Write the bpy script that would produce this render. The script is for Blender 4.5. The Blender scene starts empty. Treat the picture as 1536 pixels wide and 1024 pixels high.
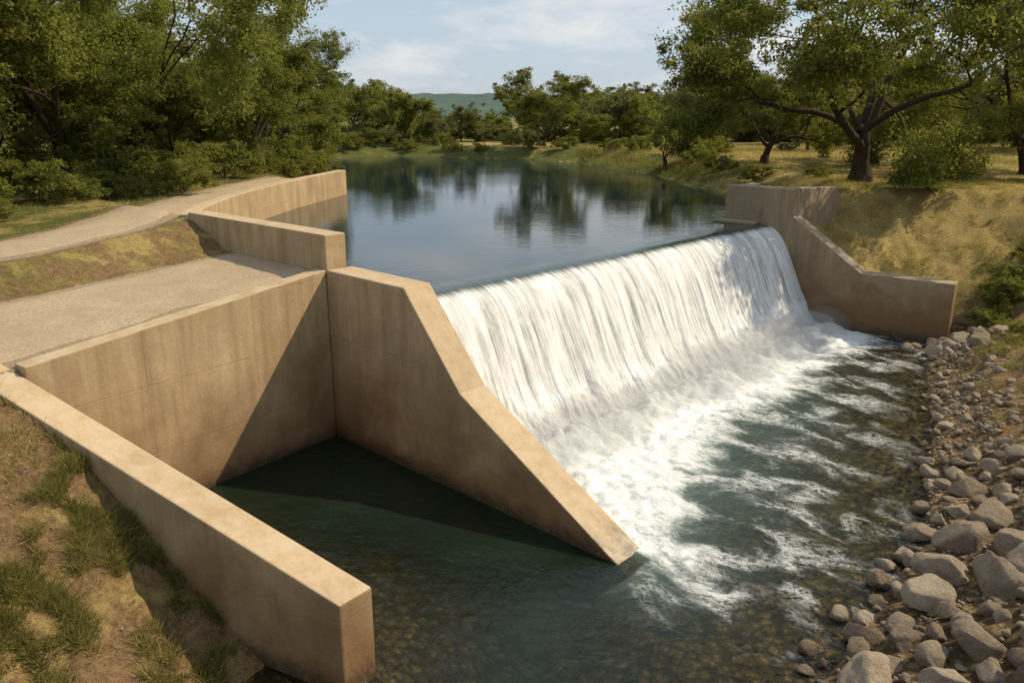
import bpy, bmesh, math, random
import numpy as np
from mathutils import Vector, Matrix
rng=np.random.default_rng(7); random.seed(7)
scene=bpy.context.scene
# ---------------------------------------------------------------- frame of the dam
OX,OY=-4.52,19.15
C=np.array([.723,-.691]); N=np.array([.691,.723])
ROTZ=math.atan2(-.691,.723)
def W(s,q): return (OX+s*C[0]+q*N[0], OY+s*C[1]+q*N[1])
def to_sq(x,y):
    dx=x-OX; dy=y-OY
    return dx*C[0]+dy*C[1], dx*N[0]+dy*N[1]
LAKE=3.7
# ---------------------------------------------------------------- numpy helpers
def hsh(i,j,seed):
    v=np.sin(i*127.1+j*311.7+seed*74.7)*43758.5453
    return v-np.floor(v)
def vnoise(x,y,seed=0):
    xi=np.floor(x); yi=np.floor(y); xf=x-xi; yf=y-yi
    u=xf*xf*(3-2*xf); v=yf*yf*(3-2*yf)
    a=hsh(xi,yi,seed); b=hsh(xi+1,yi,seed); c=hsh(xi,yi+1,seed); d=hsh(xi+1,yi+1,seed)
    return (a*(1-u)+b*u)*(1-v)+(c*(1-u)+d*u)*v
def fbm(x,y,seed=0,o=4):
    r=0; a=.5; t=0
    for k in range(o):
        r=r+a*vnoise(x*2**k,y*2**k,seed+k*3); t+=a; a*=.5
    return r/t
def sstep(a,b,x):
    t=np.clip((x-a)/(b-a),0,1); return t*t*(3-2*t)
def segd(px,py,pts,closed=False):
    d=np.full(px.shape,1e9)
    n=len(pts)
    for i in range(n if closed else n-1):
        ax,ay=pts[i]; bx,by=pts[(i+1)%n]
        vx,vy=bx-ax,by-ay; L=vx*vx+vy*vy+1e-12
        t=np.clip(((px-ax)*vx+(py-ay)*vy)/L,0,1)
        d=np.minimum(d,np.hypot(px-ax-t*vx,py-ay-t*vy))
    return d
def inside(px,py,pts):
    r=np.zeros(px.shape,bool); n=len(pts); j=n-1
    for i in range(n):
        xi,yi=pts[i]; xj,yj=pts[j]
        c=((yi>py)!=(yj>py))&(px<(xj-xi)*(py-yi)/((yj-yi)+1e-12)+xi)
        r^=c; j=i
    return r
def make_mesh(name,V,F,mats=(),smooth=True,attrs=None,matidx=None,uv=None,obj=True,parent=None):
    V=np.asarray(V,dtype=np.float32); F=np.asarray(F,dtype=np.int32)
    me=bpy.data.meshes.new(name)
    me.vertices.add(len(V)); me.vertices.foreach_set('co',V.ravel())
    k=F.shape[1]
    me.loops.add(F.size); me.loops.foreach_set('vertex_index',F.ravel())
    me.polygons.add(len(F)); me.polygons.foreach_set('loop_start',np.arange(0,F.size,k,dtype=np.int32))
    if smooth: me.polygons.foreach_set('use_smooth',np.ones(len(F),bool))
    for m in mats: me.materials.append(m)
    if matidx is not None: me.polygons.foreach_set('material_index',np.asarray(matidx,dtype=np.int32))
    me.update(calc_edges=True)
    if attrs:
        for a,(ty,data) in attrs.items():
            at=me.attributes.new(a,ty,'POINT')
            data=np.asarray(data,dtype=np.float32)
            at.data.foreach_set('value' if ty=='FLOAT' else ('color' if ty=='FLOAT_COLOR' else 'vector'),data.ravel())
    if not obj: return me
    ob=bpy.data.objects.new(name,me); scene.collection.objects.link(ob)
    if parent: ob.parent=parent
    return ob
def grid_faces(nx,ny):
    i=np.arange(nx-1); j=np.arange(ny-1)
    I,J=np.meshgrid(i,j,indexing='ij'); a=(I*ny+J).ravel()
    return np.stack([a,a+ny,a+ny+1,a+1],1)
# ---------------------------------------------------------------- node helpers
class NB:
    def __init__(s,name):
        s.m=bpy.data.materials.new(name); s.m.use_nodes=True
        s.t=s.m.node_tree; s.t.nodes.clear()
        s.out=s.t.nodes.new('ShaderNodeOutputMaterial')
    def n(s,ty,ins=None,**kw):
        nd=s.t.nodes.new(ty)
        for k,v in kw.items(): setattr(nd,k,v)
        if ins:
            for k,v in ins.items():
                if isinstance(v,bpy.types.NodeSocket): s.t.links.new(v,nd.inputs[k])
                else:
                    if isinstance(v,tuple) and len(v)==3 and nd.inputs[k].type=='RGBA': v=(*v,1)
                    nd.inputs[k].default_value=v
        return nd
    def noise(s,vec,scale,detail=4,rough=.55,dist=0.):
        return s.n('ShaderNodeTexNoise',{'Vector':vec,'Scale':scale,'Detail':detail,'Roughness':rough,'Distortion':dist}).outputs[0]
    def mapr(s,v,a,b,c=0.,d=1.,smooth=False):
        nd=s.n('ShaderNodeMapRange',{'Value':v,'From Min':a,'From Max':b,'To Min':c,'To Max':d})
        if smooth: nd.interpolation_type='SMOOTHSTEP'
        return nd.outputs[0]
    def math(s,op,a,b=0.,c=0.):
        nd=s.t.nodes.new('ShaderNodeMath'); nd.operation=op
        for i,v in enumerate((a,b,c)):
            if isinstance(v,bpy.types.NodeSocket): s.t.links.new(v,nd.inputs[i])
            else: nd.inputs[i].default_value=v
        return nd.outputs[0]
    def mix(s,f,a,b,blend='MIX'):
        nd=s.t.nodes.new('ShaderNodeMix'); nd.data_type='RGBA'; nd.blend_type=blend
        for i,v in ((0,f),(6,a),(7,b)):
            if isinstance(v,bpy.types.NodeSocket): s.t.links.new(v,nd.inputs[i])
            else: nd.inputs[i].default_value=v if i==0 else (*v,1)
        return nd.outputs[2]
    def mapping(s,vec,scale=(1,1,1)):
        return s.n('ShaderNodeMapping',{'Vector':vec,'Scale':scale}).outputs[0]
    def attr(s,name,which='Fac'):
        return s.n('ShaderNodeAttribute',attribute_name=name).outputs[which]
    def bump(s,h,st=.5,dist=.05,normal=None):
        i={'Height':h,'Strength':st,'Distance':dist}
        if normal: i['Normal']=normal
        return s.n('ShaderNodeBump',i).outputs[0]
    def pos(s): return s.n('ShaderNodeNewGeometry').outputs['Position']
    def obj(s): return s.n('ShaderNodeTexCoord').outputs['Object']
    def done(s,sh): s.t.links.new(sh,s.out.inputs[0]); return s.m
    def pbsdf(s,col,rough=.8,normal=None,spec=.3):
        i={'Base Color':col,'Roughness':rough,'Specular IOR Level':spec}
        if normal: i['Normal']=normal
        return s.n('ShaderNodeBsdfPrincipled',i).outputs[0]
    def mixs(s,f,a,b):
        nd=s.t.nodes.new('ShaderNodeMixShader')
        if isinstance(f,bpy.types.NodeSocket): s.t.links.new(f,nd.inputs[0])
        else: nd.inputs[0].default_value=f
        s.t.links.new(a,nd.inputs[1]); s.t.links.new(b,nd.inputs[2]); return nd.outputs[0]
# ---------------------------------------------------------------- materials
def mat_concrete(name='concrete',base=(.50,.36,.20),dark=(.23,.145,.068),topc=(.56,.46,.325),cl=.22):
    b=NB(name); o=b.obj()
    sx=b.n('ShaderNodeSeparateXYZ',{0:o}); 
    nrm=b.n('ShaderNodeSeparateXYZ',{0:b.n('ShaderNodeTexCoord').outputs['Normal']})
    big=b.noise(o,.6,6,.6,.3); fine=b.noise(o,14,6,.65); med=b.noise(o,2.6,6,.65,.3); cld=b.noise(o,1.0,8,.66,.25)
    streak=b.noise(b.mapping(o,(2.6,2.6,.3)),1.1,5,.6)
    streak2=b.noise(b.mapping(o,(9,9,.5)),1.,4,.6)
    col=b.mix(b.mapr(big,.32,.68),tuple(c*.74 for c in base),base)
    col=b.mix(b.mapr(med,.45,.78,0,.4),col,tuple(c*.58 for c in base))
    col=b.mix(b.mapr(cld,.48,.70,0,cl),col,(.55,.46,.33))
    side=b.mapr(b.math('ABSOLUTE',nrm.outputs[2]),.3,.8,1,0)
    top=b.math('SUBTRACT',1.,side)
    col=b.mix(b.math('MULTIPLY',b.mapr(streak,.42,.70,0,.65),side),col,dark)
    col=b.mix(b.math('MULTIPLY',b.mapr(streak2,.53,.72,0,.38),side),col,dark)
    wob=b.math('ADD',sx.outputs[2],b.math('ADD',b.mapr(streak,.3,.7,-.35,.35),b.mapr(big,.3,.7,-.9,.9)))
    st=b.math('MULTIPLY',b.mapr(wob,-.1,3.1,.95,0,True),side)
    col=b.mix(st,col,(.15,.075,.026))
    wet=b.mapr(b.math('ADD',sx.outputs[2],b.mapr(med,.3,.7,-.15,.15)),.06,.42,.9,0)
    col=b.mix(wet,col,(.028,.018,.008))
    col=b.mix(b.mapr(fine,.35,.65,0,.28),col,(.22,.16,.10))
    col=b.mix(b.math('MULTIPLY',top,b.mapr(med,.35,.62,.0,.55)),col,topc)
    def line(v,per,w,off=0.):
        f=b.math('FRACT',b.math('DIVIDE',b.math('ADD',v,50+off),per))
        d=b.math('ABSOLUTE',b.math('SUBTRACT',f,.5))
        return b.mapr(d,0,w/per,1,0)
    lz=line(sx.outputs[2],1.45,.018,.25)
    ls=b.math('MULTIPLY',line(sx.outputs[0],2.4,.018,.3),b.mapr(b.math('ABSOLUTE',nrm.outputs[1]),.4,.7))
    lq=b.math('MULTIPLY',line(sx.outputs[1],2.6,.018,.3),b.mapr(b.math('ABSOLUTE',nrm.outputs[0]),.4,.7))
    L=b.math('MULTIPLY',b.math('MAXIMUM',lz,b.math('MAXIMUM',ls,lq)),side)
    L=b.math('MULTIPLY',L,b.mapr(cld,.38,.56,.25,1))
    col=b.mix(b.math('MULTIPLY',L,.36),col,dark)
    vor=b.n('ShaderNodeTexVoronoi',{'Vector':o,'Scale':7.}).outputs[0]
    pit=b.mapr(vor,.02,.06,1,0)
    col=b.mix(b.math('MULTIPLY',pit,.45),col,dark)
    h=b.math('SUBTRACT',b.math('ADD',b.math('MULTIPLY',fine,.4),b.math('MULTIPLY',med,.6)),b.math('ADD',b.math('MULTIPLY',L,.3),b.math('MULTIPLY',pit,.4)))
    return b.done(b.pbsdf(col,b.mapr(wet,0,.8,.88,.35),b.bump(h,.5,.035)))
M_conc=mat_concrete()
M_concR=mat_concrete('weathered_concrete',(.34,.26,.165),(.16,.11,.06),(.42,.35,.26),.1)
def mat_ground():
    b=NB('ground_grass_dirt'); p=b.pos()
    mk=b.n('ShaderNodeSeparateColor',{0:b.attr('mask','Color')})
    gravel,rock,lush=mk.outputs[0],mk.outputs[1],mk.outputs[2]
    big=b.noise(p,.16,5,.6); med=b.noise(p,1.1,6,.65,.4); fine=b.noise(p,9,6,.7); vf=b.noise(p,40,4,.7)
    dry=b.mix(b.mapr(fine,.3,.7),(.26,.19,.065),(.47,.35,.135))
    green=b.mix(b.mapr(fine,.3,.7),(.05,.062,.014),(.14,.145,.035))
    g=b.math('ADD',b.math('MULTIPLY',lush,.9),b.math('ADD',b.mapr(big,.35,.65,-.28,.28),b.mapr(med,.3,.7,-.3,.3)))
    grass=b.mix(b.mapr(g,.3,.65),dry,green)
    dirt=b.mix(b.mapr(fine,.3,.7),(.11,.062,.028),(.32,.20,.10))
    dirt=b.mix(b.mapr(vf,.5,.7,0,.5),dirt,(.40,.29,.17))
    v=b.n('ShaderNodeTexVoronoi',{'Vector':p,'Scale':30.})
    vr=b.n('ShaderNodeSeparateColor',{0:v.outputs['Color']}).outputs[0]
    grv=b.mix(b.mapr(vr,0,1),(.34,.265,.17),(.50,.40,.275))
    grv=b.mix(b.mapr(med,.35,.7,0,.5),grv,(.30,.22,.13))
    v2=b.n('ShaderNodeTexVoronoi',{'Vector':b.mapping(p,(1,1,.4)),'Scale':5.,'Randomness':1.})
    v3=b.n('ShaderNodeTexVoronoi',{'Vector':b.mapping(p,(1,1,.4)),'Scale':13.})
    v2r=b.n('ShaderNodeSeparateColor',{0:v2.outputs['Color']}).outputs[1]
    v3r=b.n('ShaderNodeSeparateColor',{0:v3.outputs['Color']}).outputs[1]
    peb=b.mix(b.math('ADD',b.math('MULTIPLY',v2r,.6),b.math('MULTIPLY',v3r,.4)),(.13,.08,.03),(.52,.36,.19))
    peb=b.mix(b.mapr(v2.outputs[0],.3,.62,0,.8),peb,(.06,.04,.02))
    peb=b.mix(b.mapr(v3.outputs[0],.35,.62,0,.5),peb,(.09,.065,.035))
    col=b.mix(b.mapr(b.math('ADD',b.math('MULTIPLY',gravel,1.),b.mapr(med,.3,.7,-.3,.3)),.35,.6),grass,dirt)
    col=b.mix(b.mapr(b.math('ADD',gravel,b.mapr(fine,.3,.7,-.15,.15)),.75,.95),col,grv)
    col=b.mix(b.mapr(b.math('ADD',rock,b.mapr(med,.3,.7,-.2,.2)),.4,.6),col,peb)
    h=b.math('ADD',b.math('MULTIPLY',fine,.9),b.math('ADD',b.math('MULTIPLY',vf,.5),med))
    h=b.math('SUBTRACT',h,b.math('MULTIPLY',b.math('MULTIPLY',v2.outputs[0],rock),1.2))
    return b.done(b.pbsdf(col,.95,b.bump(h,1.,.09),.15))
M_ground=mat_ground()
def mat_gravel():
    b=NB('gravel_road'); p=b.pos()
    med=b.noise(p,.8,6,.65,.4); fine=b.noise(p,12,6,.75); vf=b.noise(p,45,3,.7)
    v=b.n('ShaderNodeTexVoronoi',{'Vector':p,'Scale':38.})
    vr=b.n('ShaderNodeSeparateColor',{0:v.outputs['Color']}).outputs[0]
    c=b.mix(vr,(.42,.325,.215),(.52,.42,.295))
    c=b.mix(b.mapr(med,.35,.65,0,.7),c,(.38,.285,.175))
    c=b.mix(b.mapr(fine,.42,.7,0,.6),c,(.27,.20,.12))
    return b.done(b.pbsdf(c,.95,b.bump(b.math('ADD',b.math('ADD',fine,med),b.math('MULTIPLY',vf,.5)),.7,.05),.15))
M_gravel=mat_gravel()
def mat_rock():
    b=NB('river_rock'); p=b.pos(); r=b.attr('tint')
    a=b.noise(p,2.5,6,.65,.5); f=b.noise(p,14,6,.7)
    c=b.mix(r,(.19,.14,.095),(.40,.325,.235))
    c=b.mix(b.mapr(a,.4,.7,0,.65),c,(.15,.11,.07))
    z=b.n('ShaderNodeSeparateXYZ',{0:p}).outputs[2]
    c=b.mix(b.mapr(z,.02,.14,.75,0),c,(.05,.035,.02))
    c=b.mix(b.mapr(f,.5,.7,0,.35),c,(.46,.39,.30))
    return b.done(b.pbsdf(c,.85,b.bump(b.math('ADD',f,a),1.,.08),.25))
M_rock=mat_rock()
def mat_leaf(name,dk,lt,tl=.35):
    b=NB(name); r=b.attr('tint')
    c=b.mix(r,dk,lt)
    d=b.n('ShaderNodeBsdfDiffuse',{'Color':c}).outputs[0]
    t=b.n('ShaderNodeBsdfTranslucent',{'Color':b.mix(.6,c,(.36,.35,.06))}).outputs[0]
    return b.done(b.mixs(tl,d,t))
M_leaf=mat_leaf('oak_leaves',(.060,.082,.018),(.22,.23,.058),.42)
M_leafl=mat_leaf('mesquite_leaves',(.085,.112,.023),(.28,.295,.075),.45)
M_leaf2=mat_leaf('willow_leaves',(.085,.11,.022),(.26,.26,.07),.42)
M_leafd=mat_leaf('distant_leaves',(.062,.074,.036),(.16,.165,.080))
M_grass=mat_leaf('grass_blades',(.07,.085,.018),(.54,.41,.17),.4)
def mat_bark():
    b=NB('bark'); p=b.obj()
    a=b.noise(b.mapping(p,(6,6,1.2)),2.,6,.7)
    c=b.mix(b.mapr(a,.3,.7),(.028,.019,.012),(.085,.058,.038))
    return b.done(b.pbsdf(c,.95,b.bump(a,.9,.05),.1))
M_bark=mat_bark()
def mat_lake():
    b=NB('lake_water'); p=b.pos()
    w1=b.noise(b.mapping(p,(1,1.6,1)),1.3,4,.55,.3); w2=b.noise(b.mapping(p,(1,2.2,1)),5.5,3,.5)
    h=b.math('ADD',w1,b.math('MULTIPLY',w2,.25))
    calm=b.mapr(b.noise(p,.09,3,.5),.4,.6,.03,.11)
    bp=b.n('ShaderNodeBump',{'Height':h,'Strength':calm,'Distance':.08}).outputs[0]
    return b.done(b.n('ShaderNodeBsdfPrincipled',{'Base Color':(.008,.022,.026,1),'Roughness':.05,'IOR':1.38,'Specular IOR Level':.65,'Normal':bp}).outputs[0])
M_lake=mat_lake()
def mat_river():
    b=NB('river_water'); p=b.pos()
    dep=b.attr('depth'); fo=b.attr('foam')
    w1=b.noise(p,1.1,5,.6,.5); w2=b.noise(p,4.5,5,.6,.6)
    h=b.math('ADD',w1,b.math('MULTIPLY',w2,.45))
    bst=b.mapr(fo,0,.5,.55,.65)
    bp=b.n('ShaderNodeBump',{'Height':h,'Strength':bst,'Distance':.13}).outputs[0]
    deep=b.mix(b.mapr(b.noise(p,.35,3,.5),.35,.65),(.006,.012,.006),(.011,.023,.014))
    deep=b.mix(b.mapr(fo,.0,.9,0,.75),deep,(.19,.28,.25))
    body=b.n('ShaderNodeBsdfDiffuse',{'Color':deep}).outputs[0]
    tr=b.n('ShaderNodeBsdfTransparent',{'Color':(.76,.78,.54,1)}).outputs[0]
    base=b.mixs(dep,tr,body)
    gl=b.n('ShaderNodeBsdfGlossy',{'Color':(1,1,1,1),'Roughness':.08,'Normal':bp}).outputs[0]
    fr=b.n('ShaderNodeFresnel',{'IOR':1.36,'Normal':bp}).outputs[0]
    wat=b.mixs(fr,base,gl)
    rot=b.n('ShaderNodeMapping',{'Vector':p,'Rotation':(0,0,-ROTZ),'Scale':(1,1,1)}).outputs[0]
    rs=b.mapping(rot,(.8,1.25,1))
    n1=b.noise(rs,.8,8,.6,.8); n2=b.noise(rs,4.,7,.7,.6)
    wv=b.n('ShaderNodeTexNoise',{'Vector':rs,'Scale':1.3,'Detail':6.,'Roughness':.65}).outputs[1]
    dv=b.n('ShaderNodeVectorMath',{0:rs,1:b.n('ShaderNodeVectorMath',{0:wv,3:1.2},operation='SCALE').outputs[0]},operation='ADD').outputs[0]
    vo=b.n('ShaderNodeTexVoronoi',{'Vector':dv,'Scale':2.3},feature='DISTANCE_TO_EDGE').outputs[0]
    vo2=b.n('ShaderNodeTexVoronoi',{'Vector':dv,'Scale':6.},feature='DISTANCE_TO_EDGE').outputs[0]
    lace=b.math('MAXIMUM',b.mapr(vo,0,.12,1,0),b.mapr(vo2,0,.18,.8,0))
    lace=b.math('MULTIPLY',lace,b.mapr(b.math('ADD',n1,b.mapr(fo,0,.8,-.14,.16)),.42,.60,0,1,True))
    lace=b.math('MULTIPLY',lace,b.mapr(fo,.03,.35,0,.85))
    nn=b.math('ADD',b.math('MULTIPLY',n1,.66),b.math('MULTIPLY',n2,.34))
    thr=b.mapr(fo,0,1,.80,.22)
    m=b.mapr(b.math('SUBTRACT',nn,thr),-.10,.15,0,1,True)
    m=b.math('MULTIPLY',m,b.mapr(fo,0.02,.12,0,1))
    m=b.math('MAXIMUM',m,lace)
    fcol=b.mix(b.mapr(n2,.35,.65),(.60,.65,.65),(.87,.87,.85))
    fb=b.bump(b.math('ADD',n2,n1),.7,.10)
    foam=b.n('ShaderNodeBsdfDiffuse',{'Color':fcol,'Normal':fb}).outputs[0]
    return b.done(b.mixs(m,wat,foam))
M_river=mat_river()
def mat_falls():
    b=NB('falling_water')
    uv=b.attr('flow','Vector'); wh=b.attr('white')
    st=b.noise(b.mapping(uv,(3.2,.28,1)),1.,6,.55,.35)
    st2=b.noise(b.mapping(uv,(13,.50,1)),1.,5,.6,.3)
    br=b.noise(b.mapping(uv,(3.5,2.6,1)),1.,8,.72,.5)
    v=b.math('ADD',b.math('MULTIPLY',st,.42),b.math('ADD',b.math('MULTIPLY',st2,.38),b.math('MULTIPLY',br,.20)))
    col=b.mix(b.mapr(v,.39,.56),(.38,.39,.38),(.88,.87,.85))
    fcol=b.mix(b.mapr(br,.32,.58),(.68,.70,.70),(.89,.89,.87))
    col=b.mix(b.mapr(wh,1.1,1.8,0,1),col,fcol)
    hh=b.math('ADD',v,b.math('MULTIPLY',br,b.mapr(wh,1.,2.,0,.8)))
    bp=b.bump(hh,.7,.13)
    d=b.n('ShaderNodeBsdfDiffuse',{'Color':col,'Normal':bp}).outputs[0]
    t=b.n('ShaderNodeBsdfTranslucent',{'Color':(.8,.82,.83,1)}).outputs[0]
    white=b.mixs(.12,d,t)
    gl=b.n('ShaderNodeBsdfPrincipled',{'Base Color':(.03,.05,.04,1),'Roughness':.12,'IOR':1.4,'Specular IOR Level':.8,'Normal':b.bump(st,.2,.05)}).outputs[0]
    m=b.mapr(b.math('ADD',wh,b.mapr(st2,.3,.7,-.22,.22)),.15,.95,0,1,True)
    return b.done(b.mixs(m,gl,white))
M_falls=mat_falls()
def mat_drop():
    b=NB('spray'); return b.done(b.pbsdf((.85,.86,.86),.4))
M_drop=mat_drop()
def mat_mist():
    b=NB('mist'); v=b.n('ShaderNodeVolumeScatter',{'Color':(1,1,1,1),'Density':.34,'Anisotropy':.0}).outputs[0]
    b.t.links.new(v,b.out.inputs[1]); return b.m
M_mist=mat_mist()
def mat_hill():
    b=NB('hazed_hill_forest'); p=b.pos()
    n=b.noise(p,.06,6,.7)
    c=b.mix(b.mapr(n,.3,.7),(.065,.10,.095),(.105,.145,.12))  # forest green shifted to blue: distance haze put into the base colour
    return b.done(b.pbsdf(c,1.,None,.0))
M_hill=mat_hill()
# ---------------------------------------------------------------- terrain function
P1=(-8.66,13.46);P2=(-2.0,9.97);P3=(-2.37,9.50);P4=(-8.9,12.95)
ad=np.array([.886,-.463]); av=np.array([-.463,-.886])
LP=[W(-.2,.35),W(2.3,.35),W(2.3,19.75),W(5.7,19.75),(15.75,27.62),
    (14.9,26.9),(13.97,25.6),(12.4,22.4),(11.2,19.7),(9.2,16.0),(7.9,13.6),(6.2,11.6),(4.4,9.6),(3.0,5),(2.5,-5),(3,-60),
    (-6,-60),(-5.4,-5),(-5.0,6),(-4.4,8.4),(-3.75,10.1),(-3.6,10.5),(-9.05,13.33)]
LPn=LP[4:21]
LK=[W(2.3,.35),W(-7.1,.35),(-10.0,25.0),(-10.35,27),(-10.55,29.3),(-10.55,33.8),(-10.1,39.1),(-9.3,44.5),
    (-11,47),(-14,58),(-18,70),(-19,80),(-12,84),(-4.3,80),(1,78),(6,72.4),(7.5,66),(10.2,58.8),(10.6,50),(12.0,43.1),(11.3,38),W(-.3,20.1),W(2.3,19.75)]
LKn=LK[7:22]
WING=[(10.9,31.5,4.0),(11.5,31.0,3.6),(12.2,30.4,3.0),(13.1,29.5,2.1),(14.3,28.6,2.1),(15.6,27.6,2.05)]
ROAD=[(-40,6),(-25,13.5),(-17,17.3),(-13.0,20.0),(-11.9,22.8),(-11.8,26),(-12.1,30),(-12.1,36),(-11.5,42),(-11.3,50),(-14,62)]
def upland(x,y):
    s,q=to_sq(x,y)
    base=4.75+.25*(fbm(x*.07,y*.07,3)-.5)*np.clip(np.hypot(x,y-30)/30,0,3)+.12*(fbm(x*.5,y*.5,5)-.5)
    U=base.copy()
    wz=np.full(x.shape,1e9)
    for a,b_,z in WING: wz=np.minimum(wz,z+.5*np.hypot(x-a,y-b_))
    right=(q>15)
    U=np.where(right,np.minimum(U,wz+.3*(fbm(x*.7,y*.7,8)-.5)*sstep(.3,2,wz-2.)),U)
    qn=np.clip(q,-60,0)
    sb=-4.66-.235*np.clip(qn,-9,0)
    stp=np.minimum(-7.3-.474*np.clip(qn,-9,0),sb-.9)
    zup=4.9+.055*np.clip(qn,-8,0)+.25*sstep(12,30,-s)
    zB=4.2+.088*np.clip(qn,-7.2,0)
    f=np.clip(s/sb,0,1)
    zap=zB*(1-f)+np.minimum(4.2,4.2+.03*qn)*f
    t=sstep(0,1,(sb-s)/(sb-stp))
    zl=zap*(1-t)+zup*t
    zl=zl+.05*(fbm(x*1.1,y*1.1,9)-.5)+.28*(fbm(x*2.2,y*2.2,12)-.5)*np.where((t>.02)&(t<.98),1,.0)
    left=(q<0.35)
    u=(x-P4[0])*ad[0]+(y-P4[1])*ad[1]; v=(x-P4[0])*av[0]+(y-P4[1])*av[1]
    fb=np.interp(u/7.15,[-2,-.3,0,.15,.3,.45,.6,.84,1.1,2],[3.60,3.48,3.38,3.12,2.62,1.88,1.0,-.1,-.8,-1.5])
    fb=fb+np.where(v>.1,.32*(fbm(x*1.3,y*1.3,21)-.5)+.22*(fbm(x*4,y*4,22)-.5),0)
    zl=np.where(v>-.28,fb,zl)
    blend=left&(y<40)
    U=np.where(blend,np.where(y>30,zl*(1-(y-30)/10)+U*(y-30)/10,zl),U)
    return U
def height(x,y):
    x=np.asarray(x,float); y=np.asarray(y,float)
    U=upland(x,y)
    iL=inside(x,y,LP); iK=inside(x,y,LK)
    dL=segd(x,y,LPn); dK=segd(x,y,LKn)
    nz=fbm(x*.8,y*.8,31)-.5
    dd=np.maximum(dL+nz*1.3,0)
    s,q=to_sq(x,y)
    riseR=np.where(dd<2.6,.42*dd,1.09+.62*(dd-2.6))+.05+.12*(fbm(x*2.5,y*2.5,33)-.5)*np.clip(dd,0,1)
    rise=np.where(x<-2,1.2*dL,riseR)
    rk=LAKE+.02+.28*np.maximum(dK+nz*1.5,0)
    z=np.minimum(U,rise); 
    z=np.where((s<1)|(y>33),np.minimum(z,rk),z)
    z=np.where(iL,-np.minimum(1.6,.02+.15*np.maximum(dL+nz*.8,0)),z)
    z=np.where(iK,LAKE-np.minimum(2.2,.3*dK+.02+.0*nz),z)
    return z
def axis(lo,a,b_,hi,st,gr=1.09,mid=None):
    c=list(np.arange(a,b_,st)); s_=st; v=c[-1]
    up=[]
    while v<hi:
        s_=min(s_*gr,200) if (mid is None or v>mid) else min(s_*gr,.6); v+=s_; up.append(v)
    dn=[]; s_=st; v=a
    while v>lo: s_=min(s_*gr,200); v-=s_; dn.append(v)
    return np.array(dn[::-1]+c+up)
xs=axis(-1500,-14,18,1500,.11); ys=axis(-300,6.5,33,2500,.11,mid=90)
X,Y=np.meshgrid(xs,ys,indexing='ij'); Z=height(X,Y)
iL=inside(X,Y,LP); iK=inside(X,Y,LK); dL=segd(X,Y,LPn); dK=segd(X,Y,LKn); dR=segd(X,Y,ROAD)
S,Q=to_sq(X,Y)
VV=(X-P4[0])*av[0]+(Y-P4[1])*av[1]
sbv=-4.66-.235*np.clip(Q,-9,0)
gr=sstep(2.1,1.3,dR)
apron=((Q<.3)&(S>sbv-.1)&(VV<-.2)&(Q>-14)&(Y<25))
gr=np.maximum(gr,apron*1.)
bank=((Q<.2)&(S<=sbv)&(S>sbv-3)&(Y<27)); gr=np.maximum(gr,bank*.45)
nearb=(VV>-.2)&(X<-2)&(Y<16)
gr=np.maximum(gr,nearb*(.58+.08*sstep(.38,.55,fbm(X*.9,Y*.9,44))))
wr=np.interp(Y,[14,18],[2.8,1.7])
gr=np.maximum(gr,(X>0)*sstep(2.2,0.,dL-wr)*.6*(~iL))
rk=np.maximum(iL*1.,sstep(0,-1.,dL-wr)*(X>0)*.9)
rk=np.maximum(rk,iK*.8)
lush=.30+.5*sstep(9,2,dK)+.35*sstep(-10,-13,X)+.15*nearb+.35*sstep(70,120,Y)+.15*(X<-4)+.3*((X>5)&(Y<26))
mead=.06+.25*sstep(.5,.62,fbm(X*.12,Y*.12,61))+.30*sstep(5,1.5,dK)
mw=sstep(10.5,13,X)*sstep(24,27,Y)*sstep(80,72,Y)
lush=lush*(1-mw)+mead*mw
mask=np.stack([gr,rk,np.clip(lush,0,1),np.ones_like(gr)],-1)
ground=make_mesh('ground',np.stack([X,Y,Z],-1).reshape(-1,3),grid_faces(len(xs),len(ys)),[M_ground],True,{'mask':('FLOAT_COLOR',mask.reshape(-1,4))})
# ---------------------------------------------------------------- roads
def ribbon(name,pts,wd,mat,lift=.02,step=.4):
    pts=np.array(pts,float); seg=np.hypot(*np.diff(pts,axis=0).T); L=np.concatenate([[0],np.cumsum(seg)])
    t=np.arange(0,L[-1],step)
    px=np.interp(t,L,pts[:,0]); py=np.interp(t,L,pts[:,1])
    k=np.ones(9)/9
    px=np.convolve(np.pad(px,4,'edge'),k,'valid'); py=np.convolve(np.pad(py,4,'edge'),k,'valid')
    dx=np.gradient(px); dy=np.gradient(py); n=np.hypot(dx,dy); nx,ny=-dy/n,dx/n
    m=13; o=np.linspace(-1,1,m)
    wv=wd*(1+.18*(vnoise(t*.9,t*0,5)-.5)*2)
    XX=px[:,None]+nx[:,None]*o*wv[:,None]; YY=py[:,None]+ny[:,None]*o*wv[:,None]
    ZZ=height(XX,YY)+lift*(1-2.2*np.abs(o)**4)
    ZZ=ZZ+.03*(vnoise(XX*2,YY*2,7)-.5)
    return make_mesh(name,np.stack([XX,YY,ZZ],-1).reshape(-1,3),grid_faces(len(t),m),[mat])
ribbon('gravel_road',ROAD,1.35,M_gravel,.05)
s_=np.linspace(0,1,40); q_=np.linspace(0,1,70)
SS,QQ=np.meshgrid(s_,q_,indexing='ij')
q2=-.02-QQ*9.5; s0=-.5+.13*QQ*7; s1=-4.66-.235*np.clip(q2,-9,0)
s2=s0+(s1-s0)*SS
ax,ay=OX+s2*C[0]+q2*N[0],OY+s2*C[1]+q2*N[1]
az=height(ax,ay)+.03-.06*(np.abs(SS*2-1)**8)+.05*(fbm(ax*1.2,ay*1.2,19)-.5)
keep=((ax-P4[0])*av[0]+(ay-P4[1])*av[1])<-.45
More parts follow.
